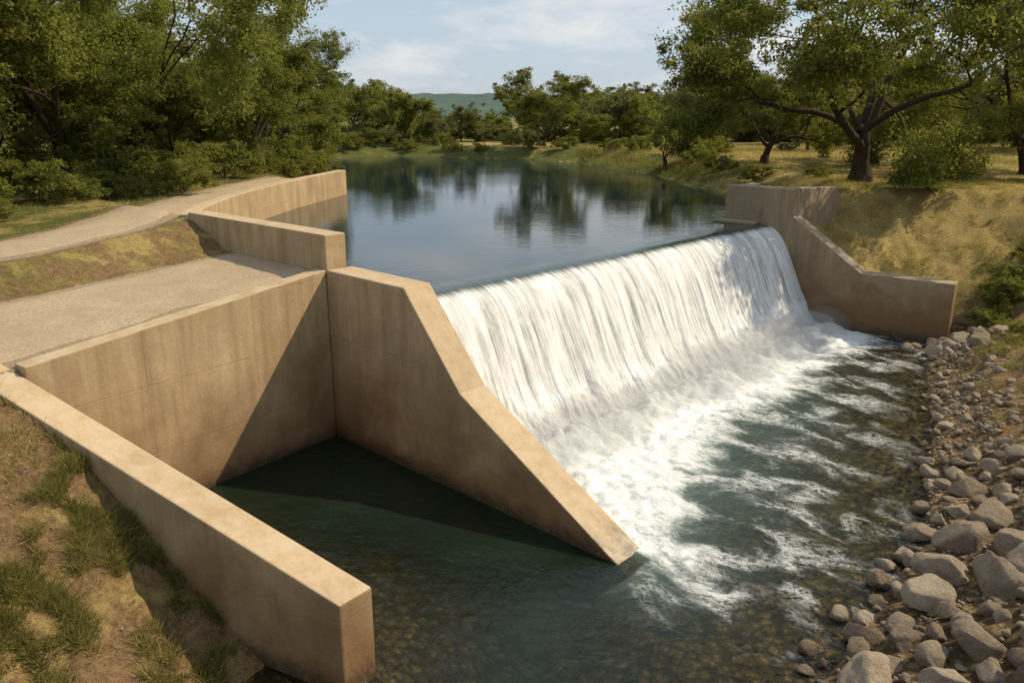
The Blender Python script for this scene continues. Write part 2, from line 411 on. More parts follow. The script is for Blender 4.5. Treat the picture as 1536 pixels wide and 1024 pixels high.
F=grid_faces(40,70); kf=keep.ravel()[F].all(1)
make_mesh('gravel_path',np.stack([ax,ay,az],-1).reshape(-1,3),F[kf],[M_gravel])
# ---------------------------------------------------------------- structures
def add_prism(bm,plan,ztop,zbot=-2.2):
    n=len(plan)
    if not hasattr(ztop,'__len__'): ztop=[ztop]*n
    t=[bm.verts.new((p[0],p[1],z)) for p,z in zip(plan,ztop)]
    b=[bm.verts.new((p[0],p[1],zbot)) for p in plan]
    bm.faces.new(t); bm.faces.new(b[::-1])
    for i in range(n):
        j=(i+1)%n; bm.faces.new((t[j],t[i],b[i],b[j]))
def add_profile(bm,prof,q0,q1):
    a=[bm.verts.new((p[0],q0,p[1])) for p in prof]; b=[bm.verts.new((p[0],q1,p[1])) for p in prof]
    bm.faces.new(a); bm.faces.new(b[::-1]); n=len(prof)
    for i in range(n):
        j=(i+1)%n; bm.faces.new((a[j],a[i],b[i],b[j]))
def wall(name,build,local=True,mat=M_conc,bev=.03):
    bm=bmesh.new(); build(bm); bmesh.ops.recalc_face_normals(bm,faces=bm.faces)
    me=bpy.data.meshes.new(name); bm.to_mesh(me); bm.free(); me.materials.append(mat)
    ob=bpy.data.objects.new(name,me); scene.collection.objects.link(ob)
    if local: ob.location=(OX,OY,0); ob.rotation_euler=(0,0,ROTZ)
    m=ob.modifiers.new('bevel','BEVEL'); m.width=bev; m.segments=2; m.limit_method='ANGLE'; m.angle_limit=math.radians(25)
    return ob
def w2l(p):
    s,q=to_sq(p[0],p[1]); return (s,q)
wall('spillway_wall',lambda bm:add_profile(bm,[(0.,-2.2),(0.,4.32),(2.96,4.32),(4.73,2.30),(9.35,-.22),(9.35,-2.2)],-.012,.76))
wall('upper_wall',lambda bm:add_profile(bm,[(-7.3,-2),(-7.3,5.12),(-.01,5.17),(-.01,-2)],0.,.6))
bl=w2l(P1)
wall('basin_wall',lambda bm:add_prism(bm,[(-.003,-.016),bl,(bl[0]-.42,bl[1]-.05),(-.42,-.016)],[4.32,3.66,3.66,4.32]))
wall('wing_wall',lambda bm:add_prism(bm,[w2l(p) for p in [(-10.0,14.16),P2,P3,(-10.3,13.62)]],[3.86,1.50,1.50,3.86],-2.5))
E=np.array([(-9.75,24.75),(-10.0,25.8),(-10.25,27.2),(-10.4,29.3),(-10.45,31.5),(-10.4,33.8),(-10.2,36.5),(-9.9,39.1),(-9.5,41.8),(-9.1,44.5)])
tt=np.linspace(0,len(E)-1,46); ex=np.interp(tt,range(len(E)),E[:,0]); ey=np.interp(tt,range(len(E)),E[:,1])
k5=np.ones(5)/5; ex[2:-2]=np.convolve(ex,k5,'valid'); ey[2:-2]=np.convolve(ey,k5,'valid')
def bE(bm):
    dx=np.gradient(ex); dy=np.gradient(ey); n=np.hypot(dx,dy); nx,ny=dy/n,-dx/n
    rows=[]
    for i in range(len(ex)):
        z=5.0
        pr=[w2l((ex[i]+nx[i]*o,ey[i]+ny[i]*o)) for o in (0,-.5)]
        rows.append([bm.verts.new((pr[0][0],pr[0][1],1.5)),bm.verts.new((pr[0][0],pr[0][1],z)),bm.verts.new((pr[1][0],pr[1][1],z)),bm.verts.new((pr[1][0],pr[1][1],1.5))])
    for a,b in zip(rows[:-1],rows[1:]):
        for k in range(3): bm.faces.new((a[k],a[k+1],b[k+1],b[k]))
    bm.faces.new(rows[0]); bm.faces.new(rows[-1][::-1])
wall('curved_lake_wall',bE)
abut=bpy.data.objects.new('spillway_abutment',None); scene.collection.objects.link(abut)
def part(ob,n): ob.name=n; ob.parent=abut; return ob
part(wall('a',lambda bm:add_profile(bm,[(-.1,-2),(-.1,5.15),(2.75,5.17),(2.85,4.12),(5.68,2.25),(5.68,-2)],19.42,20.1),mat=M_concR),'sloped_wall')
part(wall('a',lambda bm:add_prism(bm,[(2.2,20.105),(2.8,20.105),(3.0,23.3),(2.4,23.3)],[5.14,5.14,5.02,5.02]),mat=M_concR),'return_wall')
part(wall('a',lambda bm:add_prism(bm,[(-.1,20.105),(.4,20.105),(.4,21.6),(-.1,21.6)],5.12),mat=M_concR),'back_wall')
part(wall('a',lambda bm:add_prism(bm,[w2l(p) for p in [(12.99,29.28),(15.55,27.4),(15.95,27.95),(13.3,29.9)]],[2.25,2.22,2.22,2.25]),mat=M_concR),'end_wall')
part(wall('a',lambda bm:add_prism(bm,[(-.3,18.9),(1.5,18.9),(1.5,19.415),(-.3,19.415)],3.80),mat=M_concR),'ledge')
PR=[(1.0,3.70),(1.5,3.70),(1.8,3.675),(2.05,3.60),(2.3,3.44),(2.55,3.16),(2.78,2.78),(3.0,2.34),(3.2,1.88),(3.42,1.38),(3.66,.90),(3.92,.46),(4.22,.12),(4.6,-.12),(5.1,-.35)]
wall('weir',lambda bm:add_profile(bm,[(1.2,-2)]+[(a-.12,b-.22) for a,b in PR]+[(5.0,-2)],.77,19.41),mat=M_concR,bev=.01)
PRa=np.array(PR); arc=np.concatenate([[0],np.cumsum(np.hypot(*np.diff(PRa,axis=0).T))])
na=170; nq=1000
ta=np.linspace(0,arc[-1],na); ps=np.interp(ta,arc,PRa[:,0]); pz=np.interp(ta,arc,PRa[:,1])
k7=np.ones(9)/9
ps[4:-4]=np.convolve(ps,k7,'valid'); pz[4:-4]=np.convolve(pz,k7,'valid')
ds=np.gradient(ps); dz=np.gradient(pz); n=np.hypot(ds,dz); nns,nnz=-dz/n,ds/n
qv=np.linspace(.70,19.44,nq)
A,Qv=np.meshgrid(ta,qv,indexing='ij')
amp=sstep(1.0,3.2,A)*.12
wob=Qv+.10*(vnoise(Qv*.8,A*.4,71)-.5)
dsp=amp*((fbm(wob*2.2,A*.22,51,3)-.5)*1.6+(fbm(wob*7,A*.4,52,3)-.5)*.6)
ft=sstep(3.7,5.0,A)
dsp=dsp+ft*(.34*(fbm(Qv*1.6,A*1.2,53,3)-.30)+.16*(fbm(Qv*4.5,A*3.5,55,4)-.5))
dsp=dsp+.02
FS=ps[:,None]+nns[:,None]*dsp; FZ=pz[:,None]+nnz[:,None]*dsp
V=np.stack([FS,Qv,FZ],-1).reshape(-1,3)
white=np.clip(sstep(.62,1.30,A+.10*(fbm(Qv*1.5,A*.2,54)-.5)),0,1)+sstep(3.9,5.0,A)
flow=np.stack([Qv,A,np.zeros_like(A)],-1).reshape(-1,3)
fa=make_mesh('waterfall',V,grid_faces(na,nq),[M_falls],True,{'white':('FLOAT',white.ravel()),'flow':('FLOAT_VECTOR',flow)})
fa.location=(OX,OY,0); fa.rotation_euler=(0,0,ROTZ)
# mist above the plunge line: one soft, lumpy body of thin vapour
nt_,nr_=140,16; tq=np.linspace(.95,19.3,nt_); an=np.linspace(0,2*math.pi,nr_,endpoint=False)
rr_=(.55+.45*vnoise(tq*.9,tq*0,88)+.35*vnoise(tq*2.3,tq*0,89))*np.clip(np.minimum(tq-.95,19.3-tq)*2.5+.02,0.02,1)
MV=np.stack([4.7+np.cos(an)[None]*rr_[:,None]*1.15+.15,np.repeat(tq[:,None],nr_,1),.25+np.sin(an)[None]*rr_[:,None]*.85],-1)
MF=[]
for i in range(nt_-1):
    for j in range(nr_): k=(j+1)%nr_; MF.append((i*nr_+j,(i+1)*nr_+j,(i+1)*nr_+k,i*nr_+k))
mi=make_mesh('waterfall_mist',MV.reshape(-1,3),np.array(MF),[M_mist]); mi.location=(OX,OY,0); mi.rotation_euler=(0,0,ROTZ)
bm=bmesh.new(); bm.from_mesh(mi.data); bmesh.ops.holes_fill(bm,edges=[e for e in bm.edges if e.is_boundary]); bmesh.ops.recalc_face_normals(bm,faces=bm.faces); bm.to_mesh(mi.data); bm.free()
# ---------------------------------------------------------------- lake
LKw=list(LK); LKw[0]=W(1.05,.35); LKw[-1]=W(1.05,19.75)
c0=np.array([-1.,55.])
out=[]
for i,p in enumerate(LKw):
    if 8<=i<=20:
        v=np.array(p)-c0; v=v/np.linalg.norm(v)*4+np.array(p)
        if i==20: v=np.array([14.0,39.0])
        out.append(tuple(v))
    else: out.append(p)
bm=bmesh.new(); f=bm.faces.new([bm.verts.new((p[0],p[1],LAKE)) for p in out]); bm.normal_update()
if f.normal.z<0: f.normal_flip()
bmesh.ops.triangulate(bm,faces=bm.faces[:]); me=bpy.data.meshes.new('lake_water'); bm.to_mesh(me); bm.free(); me.materials.append(M_lake)
scene.collection.objects.link(bpy.data.objects.new('lake_water',me))
# ---------------------------------------------------------------- river pool
xs2=np.arange(-10.5,17.5,.075); ys2=np.concatenate([np.arange(-60,4,1.5),np.arange(4,33,.075)])
X2,Y2=np.meshgrid(xs2,ys2,indexing='ij')
S2,Q2=to_sq(X2,Y2)
bed=height(X2,Y2); 
depth=np.clip(sstep(.05,1.0,-bed+.2*(fbm(X2*.5,Y2*.5,77)-.5)),0,1)
ext=np.interp(Q2,[.0,1.5,3,6,10,15,19.5],[8.4,8.0,6.4,4.6,3.6,3.2,3.0])
rel=(S2-4.6)/ext+.40*(fbm(X2*.45,Y2*.45,78)-.5)
foam=np.clip(1.40-rel*1.35,0,1.25)
lat=np.where(S2<9.3,sstep(.3,.7,Q2),sstep(-1.6,1.0,Q2+.25*(S2-9.3)))
foam=foam*lat*sstep(1.35,.8,rel)
foam=np.maximum(foam,.31*sstep(2.1,1.0,rel)*sstep(.6,1.6,Q2)*(Q2<19.6))
foam=np.where(S2<1,0,foam)
turb=np.clip(foam,0,1)**1.5
foot=np.exp(-((S2-4.75)/.55)**2)*(Q2>.6)*(Q2<19.5)
Z2=.035*(fbm(X2*1.1,Y2*1.1,81)-.5)+.05*(fbm(X2*2.5,Y2*2.5,82)-.5)*(.3+turb)+turb*(.50*(fbm(X2*1.2,Y2*1.2,83)-.42)+.16*(fbm(X2*4.,Y2*4.,84,3)-.5))+foot*(.10+.55*(fbm(X2*1.8,Y2*1.8,85)-.35)+.30*(fbm(X2*6,Y2*6,86,3)-.5))
make_mesh('river_water',np.stack([X2,Y2,Z2],-1).reshape(-1,3),grid_faces(len(xs2),len(ys2)),[M_river],True,{'depth':('FLOAT',depth.ravel()),'foam':('FLOAT',foam.ravel())})
# ---------------------------------------------------------------- rocks
def ico(sub):
    bm=bmesh.new(); bmesh.ops.create_icosphere(bm,subdivisions=sub,radius=1)
    v=np.array([x.co[:] for x in bm.verts]); f=np.array([[a.index for a in q.verts] for q in bm.faces]); bm.free(); return v,f
ICO={k:ico(k) for k in (1,2,3,4)}
def rock(sub,size):
    v,f=ICO[sub]; v=v.copy()
    for _ in range(12):
        n=rng.normal(size=3); n/=np.linalg.norm(n); d=rng.uniform(.46,.85)
        t=v@n; v-=np.outer(np.maximum(0,t-d)*.97,n)
    if sub>=3:
        o=rng.uniform(0,50); nn=fbm(v[:,0]*2+o,v[:,1]*2+v[:,2]*1.7,3)-.5
        n2=fbm(v[:,0]*6+o,v[:,1]*6+v[:,2]*5,5)-.5
        v*=(1+.26*nn+.12*n2)[:,None]
    v*=np.array([rng.uniform(.85,1.3),rng.uniform(.75,1.05),rng.uniform(.65,.95)])
    a=rng.uniform(0,6.28); R=np.array([[math.cos(a),-math.sin(a),0],[math.sin(a),math.cos(a),0],[0,0,1]])
    return (v@R.T)*size,f
shore=np.array(LPn[0:10]); sl=np.concatenate([[0],np.cumsum(np.hypot(*np.diff(shore,axis=0).T))])
def shore_pt(t,off):
    x=np.interp(t,sl,shore[:,0]); y=np.interp(t,sl,shore[:,1])
    e=.2; dx=np.interp(t+e,sl,shore[:,0])-np.interp(t-e,sl,shore[:,0]); dy=np.interp(t+e,sl,shore[:,1])-np.interp(t-e,sl,shore[:,1])
    n=math.hypot(dx,dy)+1e-9; return x-dy/n*off,y+dx/n*off
specs=[]
placed=[]
def tryplace(n,lo,hi,tlo,thi,olo,ohi,sub,sep=.75):
    c=0
    for _ in range(n*14):
        if c>=n: break
        t=rng.uniform(tlo,thi); o=rng.uniform(olo,ohi); r=rng.uniform(lo,hi)*rng.uniform(.75,1)
        x,y=shore_pt(t,o)
        if any((x-a)**2+(y-b)**2<((r+c_)*sep)**2 for a,b,c_ in placed): continue
        placed.append((x,y,r)); specs.append((x,y,r,sub)); c+=1
T5,T6,T8,T9=sl[5],sl[6],sl[8],sl[9]
for (x,y,r) in ((7.35,12.0,.50),(8.15,12.9,.62),(8.7,12.1,.47),(7.75,11.1,.55),(8.5,10.9,.64),(6.75,11.2,.42),(8.0,13.9,.38),(9.2,13.7,.44),(6.55,12.35,.30),(7.3,13.2,.30),(9.5,15.2,.36)):
    placed.append((x,y,r)); specs.append((x,y,r,4))
tryplace(14,.36,.56,T6-1.,T8+1.5,.2,3.0,4,.85)
tryplace(60,.2,.34,T5-1.5,T8+1,-.5,3.0,3,.85)
tryplace(34,.14,.26,0,T5,.0,2.0,3)
tryplace(150,.10,.19,0,T8,-.5,2.2,3,.8)
tryplace(170,.05,.11,0,T8,-1.4,2.2,2,.8)
for _ in range(2600):
    t=rng.uniform(0,T8+2); o=rng.normal(.6,.95); x,y=shore_pt(t,o); specs.append((x,y,rng.uniform(.02,.07),1))
for _ in range(260):
    a,b_=rng.uniform(-4.3,-1.2),rng.uniform(7.6,9.9); specs.append((a,b_,rng.uniform(.03,.11),2))
for _ in range(60):
    a,b_=rng.uniform(-10,-3.5),rng.uniform(7.6,12); specs.append((a,b_,rng.uniform(.015,.05),2))
for _ in range(50):
    a=rng.uniform(0,1); specs.append((14.2+rng.normal(0,.8)+a*1.5,27.0-a*1.+rng.normal(0,.6),rng.uniform(.12,.42),3))
VV_=[];FF_=[];TT_=[];off=0
xy=np.array([(a,b) for a,b,_,_ in specs]); hz=height(xy[:,0],xy[:,1])
for (x,y,r,sub),z in zip(specs,hz):
    v,f=rock(sub,r); v=v+np.array([x,y,z+r*.25]); VV_.append(v);FF_.append(f+off);TT_.append(np.full(len(v),rng.uniform())); off+=len(v)
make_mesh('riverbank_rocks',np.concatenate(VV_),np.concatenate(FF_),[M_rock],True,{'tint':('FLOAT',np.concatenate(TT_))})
# ---------------------------------------------------------------- vegetation
def tube(path,rad,ns):
    path=np.array(path); n=len(path); d=np.gradient(path,axis=0); d/=np.linalg.norm(d,axis=1)[:,None]+1e-9
    ref=np.array([.3,.9,.1]) if abs(d[0][2])>.5 else np.array([0,0,1.])
    u=np.cross(d,ref); u/=np.linalg.norm(u,axis=1)[:,None]+1e-9; w=np.cross(d,u)
    a=np.linspace(0,2*math.pi,ns,endpoint=False)
    V=path[:,None,:]+np.array(rad)[:,None,None]*(np.cos(a)[None,:,None]*u[:,None,:]+np.sin(a)[None,:,None]*w[:,None,:])
    F=[]
    for i in range(n-1):
        for j in range(ns): k=(j+1)%ns; F.append((i*ns+j,i*ns+k,(i+1)*ns+k,(i+1)*ns+j))
    return V.reshape(-1,3),np.array(F)
def leaves(P,size,r,droop=0.):
    n=len(P); nrm=r.normal(size=(n,3)); nrm[:,2]=np.abs(nrm[:,2])*.9+.2; nrm/=np.linalg.norm(nrm,axis=1)[:,None]
    t=np.cross(nrm,r.normal(size=(n,3))); t/=np.linalg.norm(t,axis=1)[:,None]
    if droop: t[:,2]-=droop; t/=np.linalg.norm(t,axis=1)[:,None]
    b=np.cross(nrm,t); s=(size*r.uniform(.6,1.3,n))[:,None]
    V=np.stack([P-t*s,P+b*s*.5,P+t*s,P-b*s*.5],1).reshape(-1,3)
    F=np.arange(4*n).reshape(n,4); return V,F
def tree_mesh(name,seed,H=10,trunk=.22,spread=1.,nleaf=30000,lsize=.11,tr=.38,mleaf=None,maxd=4,droop=0.,nmain=5,clr=.75,lean=(0,0),up=.25):
    r=np.random.default_rng(seed); VB=[];FB=[];off=0; tips=[]
    def grow(p,d,L,rad,dep):
        nonlocal off
        n=6 if dep<3 else 4; path=[p.copy()]; rr=[rad]; d=d.copy()
        for i in range(n):
            d=d+r.normal(size=3)*.16; d[2]+= (up*.25 if dep<3 else -.03-droop*.3); d/=np.linalg.norm(d)
            p=p+d*L/n; path.append(p.copy()); rr.append(rad*(1-.42*(i+1)/n))
        V,F=tube(path,rr,8 if dep<2 else (5 if dep<4 else 3)); VB.append(V);FB.append(F+off); off+=len(V)
        if dep>=2:
            for k in range(1,n+1): tips.append((path[k],dep))
        if dep>=maxd: return
        nc=r.integers(2,4) if dep>0 else nmain
        for c in range(nc):
            k=n if c==0 and dep>0 else r.integers(max(2,n//2),n+1)
            if dep==0:
                a=2*math.pi*(c+r.uniform(-.3,.3))/nc; el=r.uniform(.45,1.1)
                nd=np.array([math.cos(a)*math.cos(el)*spread,math.sin(a)*math.cos(el)*spread,math.sin(el)])
                k=n-(c%3)
                LL=(H-H*trunk)*r.uniform(.42,.56)
            else:
                nd=d+r.normal(size=3)*.62; 
                hor=path[k][:2]-np.zeros(2); 
                nd[:2]+=hor/(np.linalg.norm(hor)+.5)*.22*spread; nd[2]+=.14-.22*droop
                LL=L*r.uniform(.62,.82)
            nd/=np.linalg.norm(nd)
            grow(path[k],nd,LL,rr[k]*(.62 if dep else .6),dep+1)
    base=np.array([0,0,-.3]); d0=np.array([lean[0],lean[1],1.]); d0/=np.linalg.norm(d0)
    grow(base,d0,H*trunk+.3,tr,0)
    V,F=tube([(0,0,-.3),(0,0,.1),(.0,0,.6)],[tr*1.7,tr*1.25,tr*.9],9); VB.append(V);FB.append(F+off);off+=len(V)
    B=np.concatenate(VB);BF=np.concatenate(FB)
    tp=np.array([t[0] for t in tips]); w=np.array([1. if t[1]>=maxd else (.6 if t[1]==maxd-1 else .15) for t in tips]); w/=w.sum()
    nc=max(60,nleaf//70); ci=r.choice(len(tp),nc,p=w); cc=tp[ci]+r.normal(size=(nc,3))*np.array([.45,.45,.32])*clr
    cs=r.uniform(.4,1.3,nc)*clr; ct=r.uniform(0,1,nc)
    li=r.integers(0,nc,nleaf); g=r.normal(size=(nleaf,3)); g/=np.linalg.norm(g,axis=1)[:,None]; g*=(r.uniform(0,1.15,nleaf)**.6)[:,None]
    P=cc[li]+g*cs[li][:,None]*np.array([.66,.66,.38+.3*droop]); P[:,2]=np.maximum(P[:,2],.25)
    LV,LF=leaves(P,lsize,r,droop)
    tint=np.clip(.45*ct[li]+.55*r.uniform(0,1,nleaf),0,1)
    V=np.concatenate([B,LV]); F=np.concatenate([BF,LF+len(B)])
    return make_mesh(name,V,F,[M_bark,mleaf or M_leaf],True,{'tint':('FLOAT',np.concatenate([np.zeros(len(B)),np.repeat(tint,4)]))},np.concatenate([np.zeros(len(BF)),np.ones(len(LF))]),obj=False)
def hgt(x,y): return float(height(np.array([x]),np.array([y]))[0])
def put(name,me,x,y,rot=0,sc=1.,parent=None,szz=1.,dz=0.):
    ob=bpy.data.objects.new(name,me); scene.collection.objects.link(ob)
    ob.location=(x,y,hgt(x,y)-.05+dz); ob.rotation_euler=(0,0,rot); ob.scale=(sc,sc,sc*szz)
    if parent: ob.parent=parent
    return ob
TA=tree_mesh('tree_a',11,H=11,nleaf=125000,lsize=.080,tr=.42,spread=1.1,trunk=.2,droop=.15,nmain=6,clr=.88)
TB=tree_mesh('tree_b',23,H=11,nleaf=110000,lsize=.078,tr=.36,spread=1.0,trunk=.2,nmain=6,droop=.45,mleaf=M_leafl,clr=.8)
TC=tree_mesh('tree_c',37,H=8,nleaf=60000,lsize=.08,tr=.26,spread=1.,trunk=.22,nmain=5,clr=.7)
TW=tree_mesh('tree_w',41,H=4,nleaf=14000,lsize=.09,tr=.12,spread=1.,trunk=.22,nmain=4,clr=.5,mleaf=M_leafl,maxd=3,droop=.5)
D1=tree_mesh('tree_d1',51,H=7,nleaf=14000,lsize=.15,tr=.2,trunk=.18,maxd=3,clr=1.1,mleaf=M_leafd,nmain=6)
D2=tree_mesh('tree_d2',52,H=7,nleaf=14000,lsize=.15,tr=.2,trunk=.2,maxd=3,clr=1.2,mleaf=M_leafd,spread=1.2,nmain=6)
D3=tree_mesh('tree_d3',53,H=7,nleaf=13000,lsize=.15,tr=.2,trunk=.25,maxd=3,clr=1.,mleaf=M_leaf,nmain=5)
BU=tree_mesh('bush_m',61,H=2.2,nleaf=12000,lsize=.06,tr=.05,trunk=.08,maxd=3,clr=.42,nmain=7,mleaf=M_leaf2,spread=1.2)
put('oak_tree',TA,17.0,39.6,2.2,1.18)
put('oak_tree',TC,16.4,53,1.,1.05)
put('oak_tree',TB,28.5,45,.7,1.)
put('oak_tree',TC,24,54,3.,1.)
put('oak_tree',TB,-18.4,33.8,.4,1.1)
put('oak_tree',TA,-24.5,38,3.9,1.)
put('oak_tree',TC,-22,30.5,1.7,1.15)
put('oak_tree',TA,-16.2,52,2.1,.86)
put('oak_tree',TB,-21,45,5.,.85)
put('oak_tree',TC,-17.5,43,4.,.8)
put('oak_tree',TA,-27,52,1.,.9)
put('oak_tree',TC,-18.5,64,.5,1.05)
put('willow_tree',TW,11.3,60,0,1.05)
put('oak_tree',TC,3.2,84,1.3,1.0)
put('willow_tree',TW,-12,88,2,1.5)
line=bpy.data.objects.new('distant_tree_line',None); scene.collection.objects.link(line)
k=0
for row,(y0,n,sc0) in enumerate(((94,24,.85),(104,24,.95),(120,26,1.0),(140,26,1.05))):
    for i in range(n):
        x=-70+(i+rng.uniform(-.4,.4))*(170/n)*(y0/100); y=y0+rng.uniform(-5,5)
        px_=x/y
        f=.58 if -.15<px_<.0 else 1.
        if px_>.2: f=1.15
        put('canopy_%d'%k,(D1,D2,D3)[rng.integers(0,3)],x,y,rng.uniform(0,6.28),f*sc0*rng.uniform(.7,1.25),line,rng.uniform(.85,1.1)); k+=1
for i in range(110):
    x=-60+i*1.55+rng.uniform(-1,1); y=95+rng.uniform(-5,10)
    put('canopy_%d'%k,(D1,D2,D3)[i%3],x,y,rng.uniform(0,6.28),rng.uniform(.42,.6),line,.9,-1.1); k+=1
for (x,y,s_) in ((-24,74,1),(-27,64,1.1),(-31,58,1.2),(-30,45,1.3),(-34,38,1.4),(-24,82,.9),(26,72,.75),(36,76,1),(44,72,1.1),(30,86,1.),(20,88,.9),(14,84,.8),(12,90,.9),(44,68,1.2),(54,64,1.2)):
    put('canopy_%d'%k,(D1,D2,D3)[k%3],x,y,k*1.3,s_,line); k+=1
sh=[(17.3,27.4,.5),(17.9,28.8,.6),(18.8,28.6,.7),(19.8,29.5,.7),(16.6,24.8,.3),(-13.8,34,.8),(-15,37,1.),(-14.5,41,1.1),(-14,46,.8),(-15.5,31.5,.7),(-17,29,.9),(-20,27,.9),(-23,25,1.),(-14,50,1.),
    (13.8,46,.5),(13.2,51,.6),(13.2,57,.6),(15.8,42,.4),(12.6,64,.8),(10.5,70,.8),(5,79,.7),(-20,76,1.2),(-16,60,1.),(-8,88,.8),(0,85,.7),(-16.5,24.5,.5),(9,74,.7),(14,60,.8),(16,66,.9),(-17,66,1.1),(-18.5,70,1.),(-21,36,1.1),(-25,31,1.2),
    (-15,86,.9),(-11,85.5,.7),(-6,83,.6),(-3,82,.5),(-17,84,1.),(2,81,.5),(-13.2,54,.9),(-14.6,57,.9)]
for x,y,s_ in sh: put('shrub',BU,x,y,x*3+y,s_)
# ---------------------------------------------------------------- grass
def blades(P,h,w,r,lean=.5):
    n=len(P); a=r.uniform(0,6.283,n); d=np.stack([np.cos(a),np.sin(a),np.zeros(n)],1)
    l=r.normal(size=(n,3))*lean; l[:,2]=0
    tip=P+(l*h[:,None])+np.array([0,0,1.])*h[:,None]*r.uniform(.7,1,n)[:,None]
    V=np.stack([P-d*w[:,None],P+d*w[:,None],tip],1).reshape(-1,3); return V,np.arange(3*n).reshape(n,3)
GV=[];GT=[]
def add_grass(x,y,h,w,tint,lean=.5):
    z=height(x,y)-.02
    V,F=blades(np.stack([x,y,z],1),h,w,rng,lean); GV.append(V); GT.append(np.repeat(tint,3))
n=520000; x=rng.uniform(-13,-2.6,n); y=rng.uniform(5.5,14.5,n)
v=(x-P4[0])*av[0]+(y-P4[1])*av[1]
dn=fbm(x*.9,y*.9,44); cl=fbm(x*3.0,y*3.0,91)
ok=(v>.06)&(rng.uniform(0,1,n)<(sstep(.41,.55,cl)+.08)*np.clip(1.6-1.6*sstep(.46,.64,dn),.14,1))&(segd(x,y,LPn)>.2)&(~inside(x,y,LP))
x,y,cl,dn=x[ok],y[ok],cl[ok],dn[ok]; m=len(x)
add_grass(x,y,.06+.26*rng.uniform(.2,1,m)*sstep(.40,.64,cl),rng.uniform(.005,.010,m),np.clip(.12+.6*rng.uniform(0,1,m)**2+.9*(dn-.44),0,1),.6)
n=360000; x=rng.uniform(6,60,n)**1.; y=rng.uniform(12,80,n)
dLk=segd(x,y,LPn); dKk=segd(x,y,LKn); S_,Q_=to_sq(x,y)
cl=fbm(x*.9,y*.9,92)
ok=(~inside(x,y,LP))&(~inside(x,y,LK))&(dLk+2*(cl-.5)>2.2)&(dKk>.3)&(x/y<.85)&(rng.uniform(0,1,n)<sstep(.38,.6,cl)+.2)
ok&=~((Q_>19)&(Q_<20.2)&(S_>-.5)&(S_<6))
ok&=~((Q_<19.4)&(S_<5))|(y>36)
x,y,cl=x[ok],y[ok],cl[ok]; dKk=dKk[ok]; dLk=dLk[ok]; m=len(x)
far=np.clip(y/40,.6,2)
t=np.clip(.85-.50*sstep(5,1,dKk)-.5*sstep(6,3.5,dLk)+rng.normal(0,.18,m)-.4*sstep(.5,.62,fbm(x*.12,y*.12,61)),0,1)
add_grass(x,y,(.08+.2*rng.uniform(0,1,m)**2)*far*.9*(1+1.2*sstep(6,2,dKk)),rng.uniform(.008,.015,m)*far,t)
n=120000; x=rng.uniform(8,18,n); y=rng.uniform(13,27,n); cl=fbm(x*1.6,y*1.6,97); dLk=segd(x,y,LPn); wv_=np.interp(y,[14,18],[2.8,1.3])
ok=(~inside(x,y,LP))&(dLk>wv_)&(dLk<6)&(rng.uniform(0,1,n)<sstep(.4,.58,cl)+.08); x,y,cl=x[ok],y[ok],cl[ok]; m=len(x)
add_grass(x,y,.08+.3*rng.uniform(0,1,m)*sstep(.4,.65,cl),rng.uniform(.005,.010,m),np.clip(rng.normal(.38,.2,m),0,1))
n=170000; x=rng.uniform(9,26,n); y=rng.uniform(22,42,n); S_,Q_=to_sq(x,y); cl=fbm(x*1.6,y*1.6,95); dLk=segd(x,y,LPn)
wd=segd(x,y,[(12.9,30.1),(15.9,28.0)])
ok=(Q_>20.3)&(~inside(x,y,LK))&(dLk>1.2)&(wd>.25)&(rng.uniform(0,1,n)<sstep(.42,.6,cl)+.06)&~((S_<3.1)&(S_>-.2)&(Q_<23.5)&(S_>2.1))&~inside(x,y,LP)
x,y,cl=x[ok],y[ok],cl[ok]; m=len(x)
add_grass(x,y,.06+.24*rng.uniform(0,1,m)*sstep(.4,.65,cl),rng.uniform(.006,.012,m),np.clip(rng.normal(.42,.2,m)+.9*(fbm(x*.3,y*.3,96)-.5)*2,0,1))
n=240000; x=rng.uniform(-40,-8,n); y=rng.uniform(14,80,n)
dRr=segd(x,y,ROAD); dKk=segd(x,y,LKn); S_,Q_=to_sq(x,y); cl=fbm(x*.9,y*.9,93)
sbb=-4.66-.235*np.clip(Q_,-9,0)
onroad=dRr<1.4; onap=(S_>sbb-.1)&(Q_<.3)&(y<24)
ok=(~inside(x,y,LK))&(~onroad)&(~onap)&(x/y>-.85)&(rng.uniform(0,1,n)<sstep(.4,.6,cl)+.12)&~((x>-10.9)&(y>24)&(y<45))&~((Q_>-.05)&(Q_<.65)&(S_>-7.4)&(S_<0))
x,y,cl,dRr=x[ok],y[ok],cl[ok],dRr[ok]; m=len(x); far=np.clip(y/30,.7,2)
add_grass(x,y,(.05+.2*rng.uniform(0,1,m))*far*np.clip(.3+dRr*.25,0,1),rng.uniform(.006,.013,m)*far,np.clip(.45+rng.normal(0,.2,m)+.3*sstep(3,1.5,dRr),0,1))
V=np.concatenate(GV); make_mesh('grass',V,np.arange(len(V)).reshape(-1,3),[M_grass],False,{'tint':('FLOAT',np.concatenate(GT))})
# ---------------------------------------------------------------- hills
hx=np.linspace(-900,1200,400)
HZ=13+9*sstep(.2,.8,fbm(hx*.004+3,hx*0,15))+3*fbm(hx*.03,hx*0,16)+1.2*vnoise(hx*.4,hx*0,17)
VH=[]
for j,(yy,k_) in enumerate(((520,0),(600,.5),(680,.9),(740,1.),(900,.6))):
    VH.append(np.stack([hx,np.full_like(hx,yy),4+HZ*k_-.5],1))
VH=np.stack(VH,1).reshape(-1,3); make_mesh('distant_hills',VH,grid_faces(400,5),[M_hill])
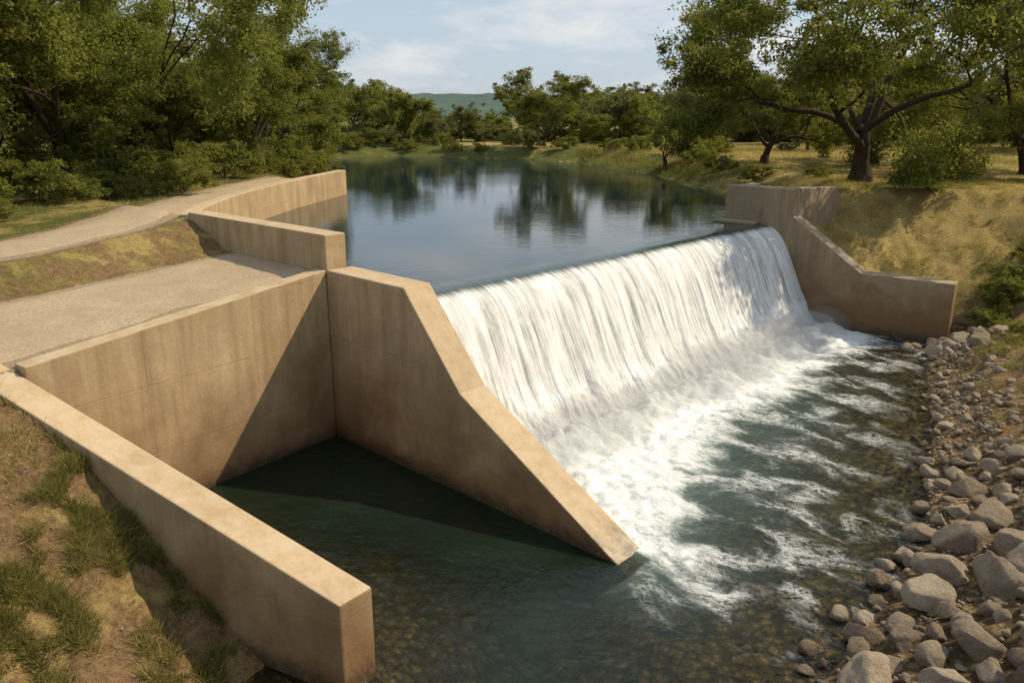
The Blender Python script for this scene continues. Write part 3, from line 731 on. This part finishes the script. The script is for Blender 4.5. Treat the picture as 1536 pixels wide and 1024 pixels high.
# ---------------------------------------------------------------- spray droplets
n=9000; q=rng.uniform(.9,19.2,n); s=4.4+np.abs(rng.normal(0,.4,n)); z=np.abs(rng.normal(0,.26,n))+.03
px,py=OX+s*C[0]+q*N[0],OY+s*C[1]+q*N[1]; P=np.stack([px,py,z],1); r_=rng.uniform(.003,.009,n)[:,None]
tet=np.array([(1,1,1),(1,-1,-1),(-1,1,-1),(-1,-1,1)])*.8
V=(P[:,None,:]+tet[None]*r_[:,None]).reshape(-1,3); b4=np.arange(n)[:,None]*4
F=np.concatenate([b4+np.array([0,1,2]),b4+np.array([0,3,1]),b4+np.array([0,2,3]),b4+np.array([1,3,2])])
make_mesh('water_spray',V,F,[M_drop],True)
# ---------------------------------------------------------------- light & sky
sd=Vector((4.26,.87,4.3)).normalized()
sun=bpy.data.lights.new('sun','SUN'); sun.energy=5.0; sun.angle=math.radians(.6); sun.color=(1,.85,.62)
so=bpy.data.objects.new('sun',sun); scene.collection.objects.link(so); so.rotation_euler=sd.to_track_quat('Z','Y').to_euler()
w=bpy.data.worlds.new('World'); scene.world=w; w.use_nodes=True; nt=w.node_tree; nt.nodes.clear()
def wn(t,**k):
    n=nt.nodes.new(t)
    for a,b in k.items(): setattr(n,a,b)
    return n
L=nt.links.new
sky=wn('ShaderNodeTexSky',sky_type='NISHITA',sun_disc=False,sun_elevation=math.asin(sd.z),sun_rotation=math.atan2(sd.x,sd.y),dust_density=1.,air_density=1.,ozone_density=1.)
bg=wn('ShaderNodeBackground'); bg.inputs[1].default_value=.105
tc=wn('ShaderNodeTexCoord'); mp=wn('ShaderNodeMapping'); mp.inputs['Scale'].default_value=(1,1,3.6)
nz=wn('ShaderNodeTexNoise'); nz.inputs['Scale'].default_value=4.2; nz.inputs['Detail'].default_value=9; nz.inputs['Roughness'].default_value=.6; nz.inputs['Distortion'].default_value=.2
mr=wn('ShaderNodeMapRange'); mr.inputs[1].default_value=.47; mr.inputs[2].default_value=.66; mr.inputs[3].default_value=.0; mr.inputs[4].default_value=.85
hz_=wn('ShaderNodeMix',data_type='RGBA'); hz_.inputs[0].default_value=.68; hz_.inputs[7].default_value=(5.5,6.5,7.7,1)
mx=wn('ShaderNodeMix',data_type='RGBA'); mx.inputs[7].default_value=(8.3,8.2,8.0,1)
ou=wn('ShaderNodeOutputWorld')
L(tc.outputs['Generated'],mp.inputs[0]); L(mp.outputs[0],nz.inputs['Vector']); L(nz.outputs[0],mr.inputs[0]); L(mr.outputs[0],mx.inputs[0])
L(sky.outputs[0],hz_.inputs[6]); L(hz_.outputs[2],mx.inputs[6]); L(mx.outputs[2],bg.inputs[0]); L(bg.outputs[0],ou.inputs[0])
# ---------------------------------------------------------------- camera
cam=bpy.data.cameras.new('camera'); cam.lens=28; cam.sensor_width=36; cam.clip_end=5000; cam.clip_start=.1
co=bpy.data.objects.new('camera',cam); scene.collection.objects.link(co); co.location=(0,0,8); co.rotation_euler=(math.radians(74),0,0)
scene.camera=co
scene.view_settings.view_transform='Standard'; scene.view_settings.look='None'; scene.view_settings.exposure=0
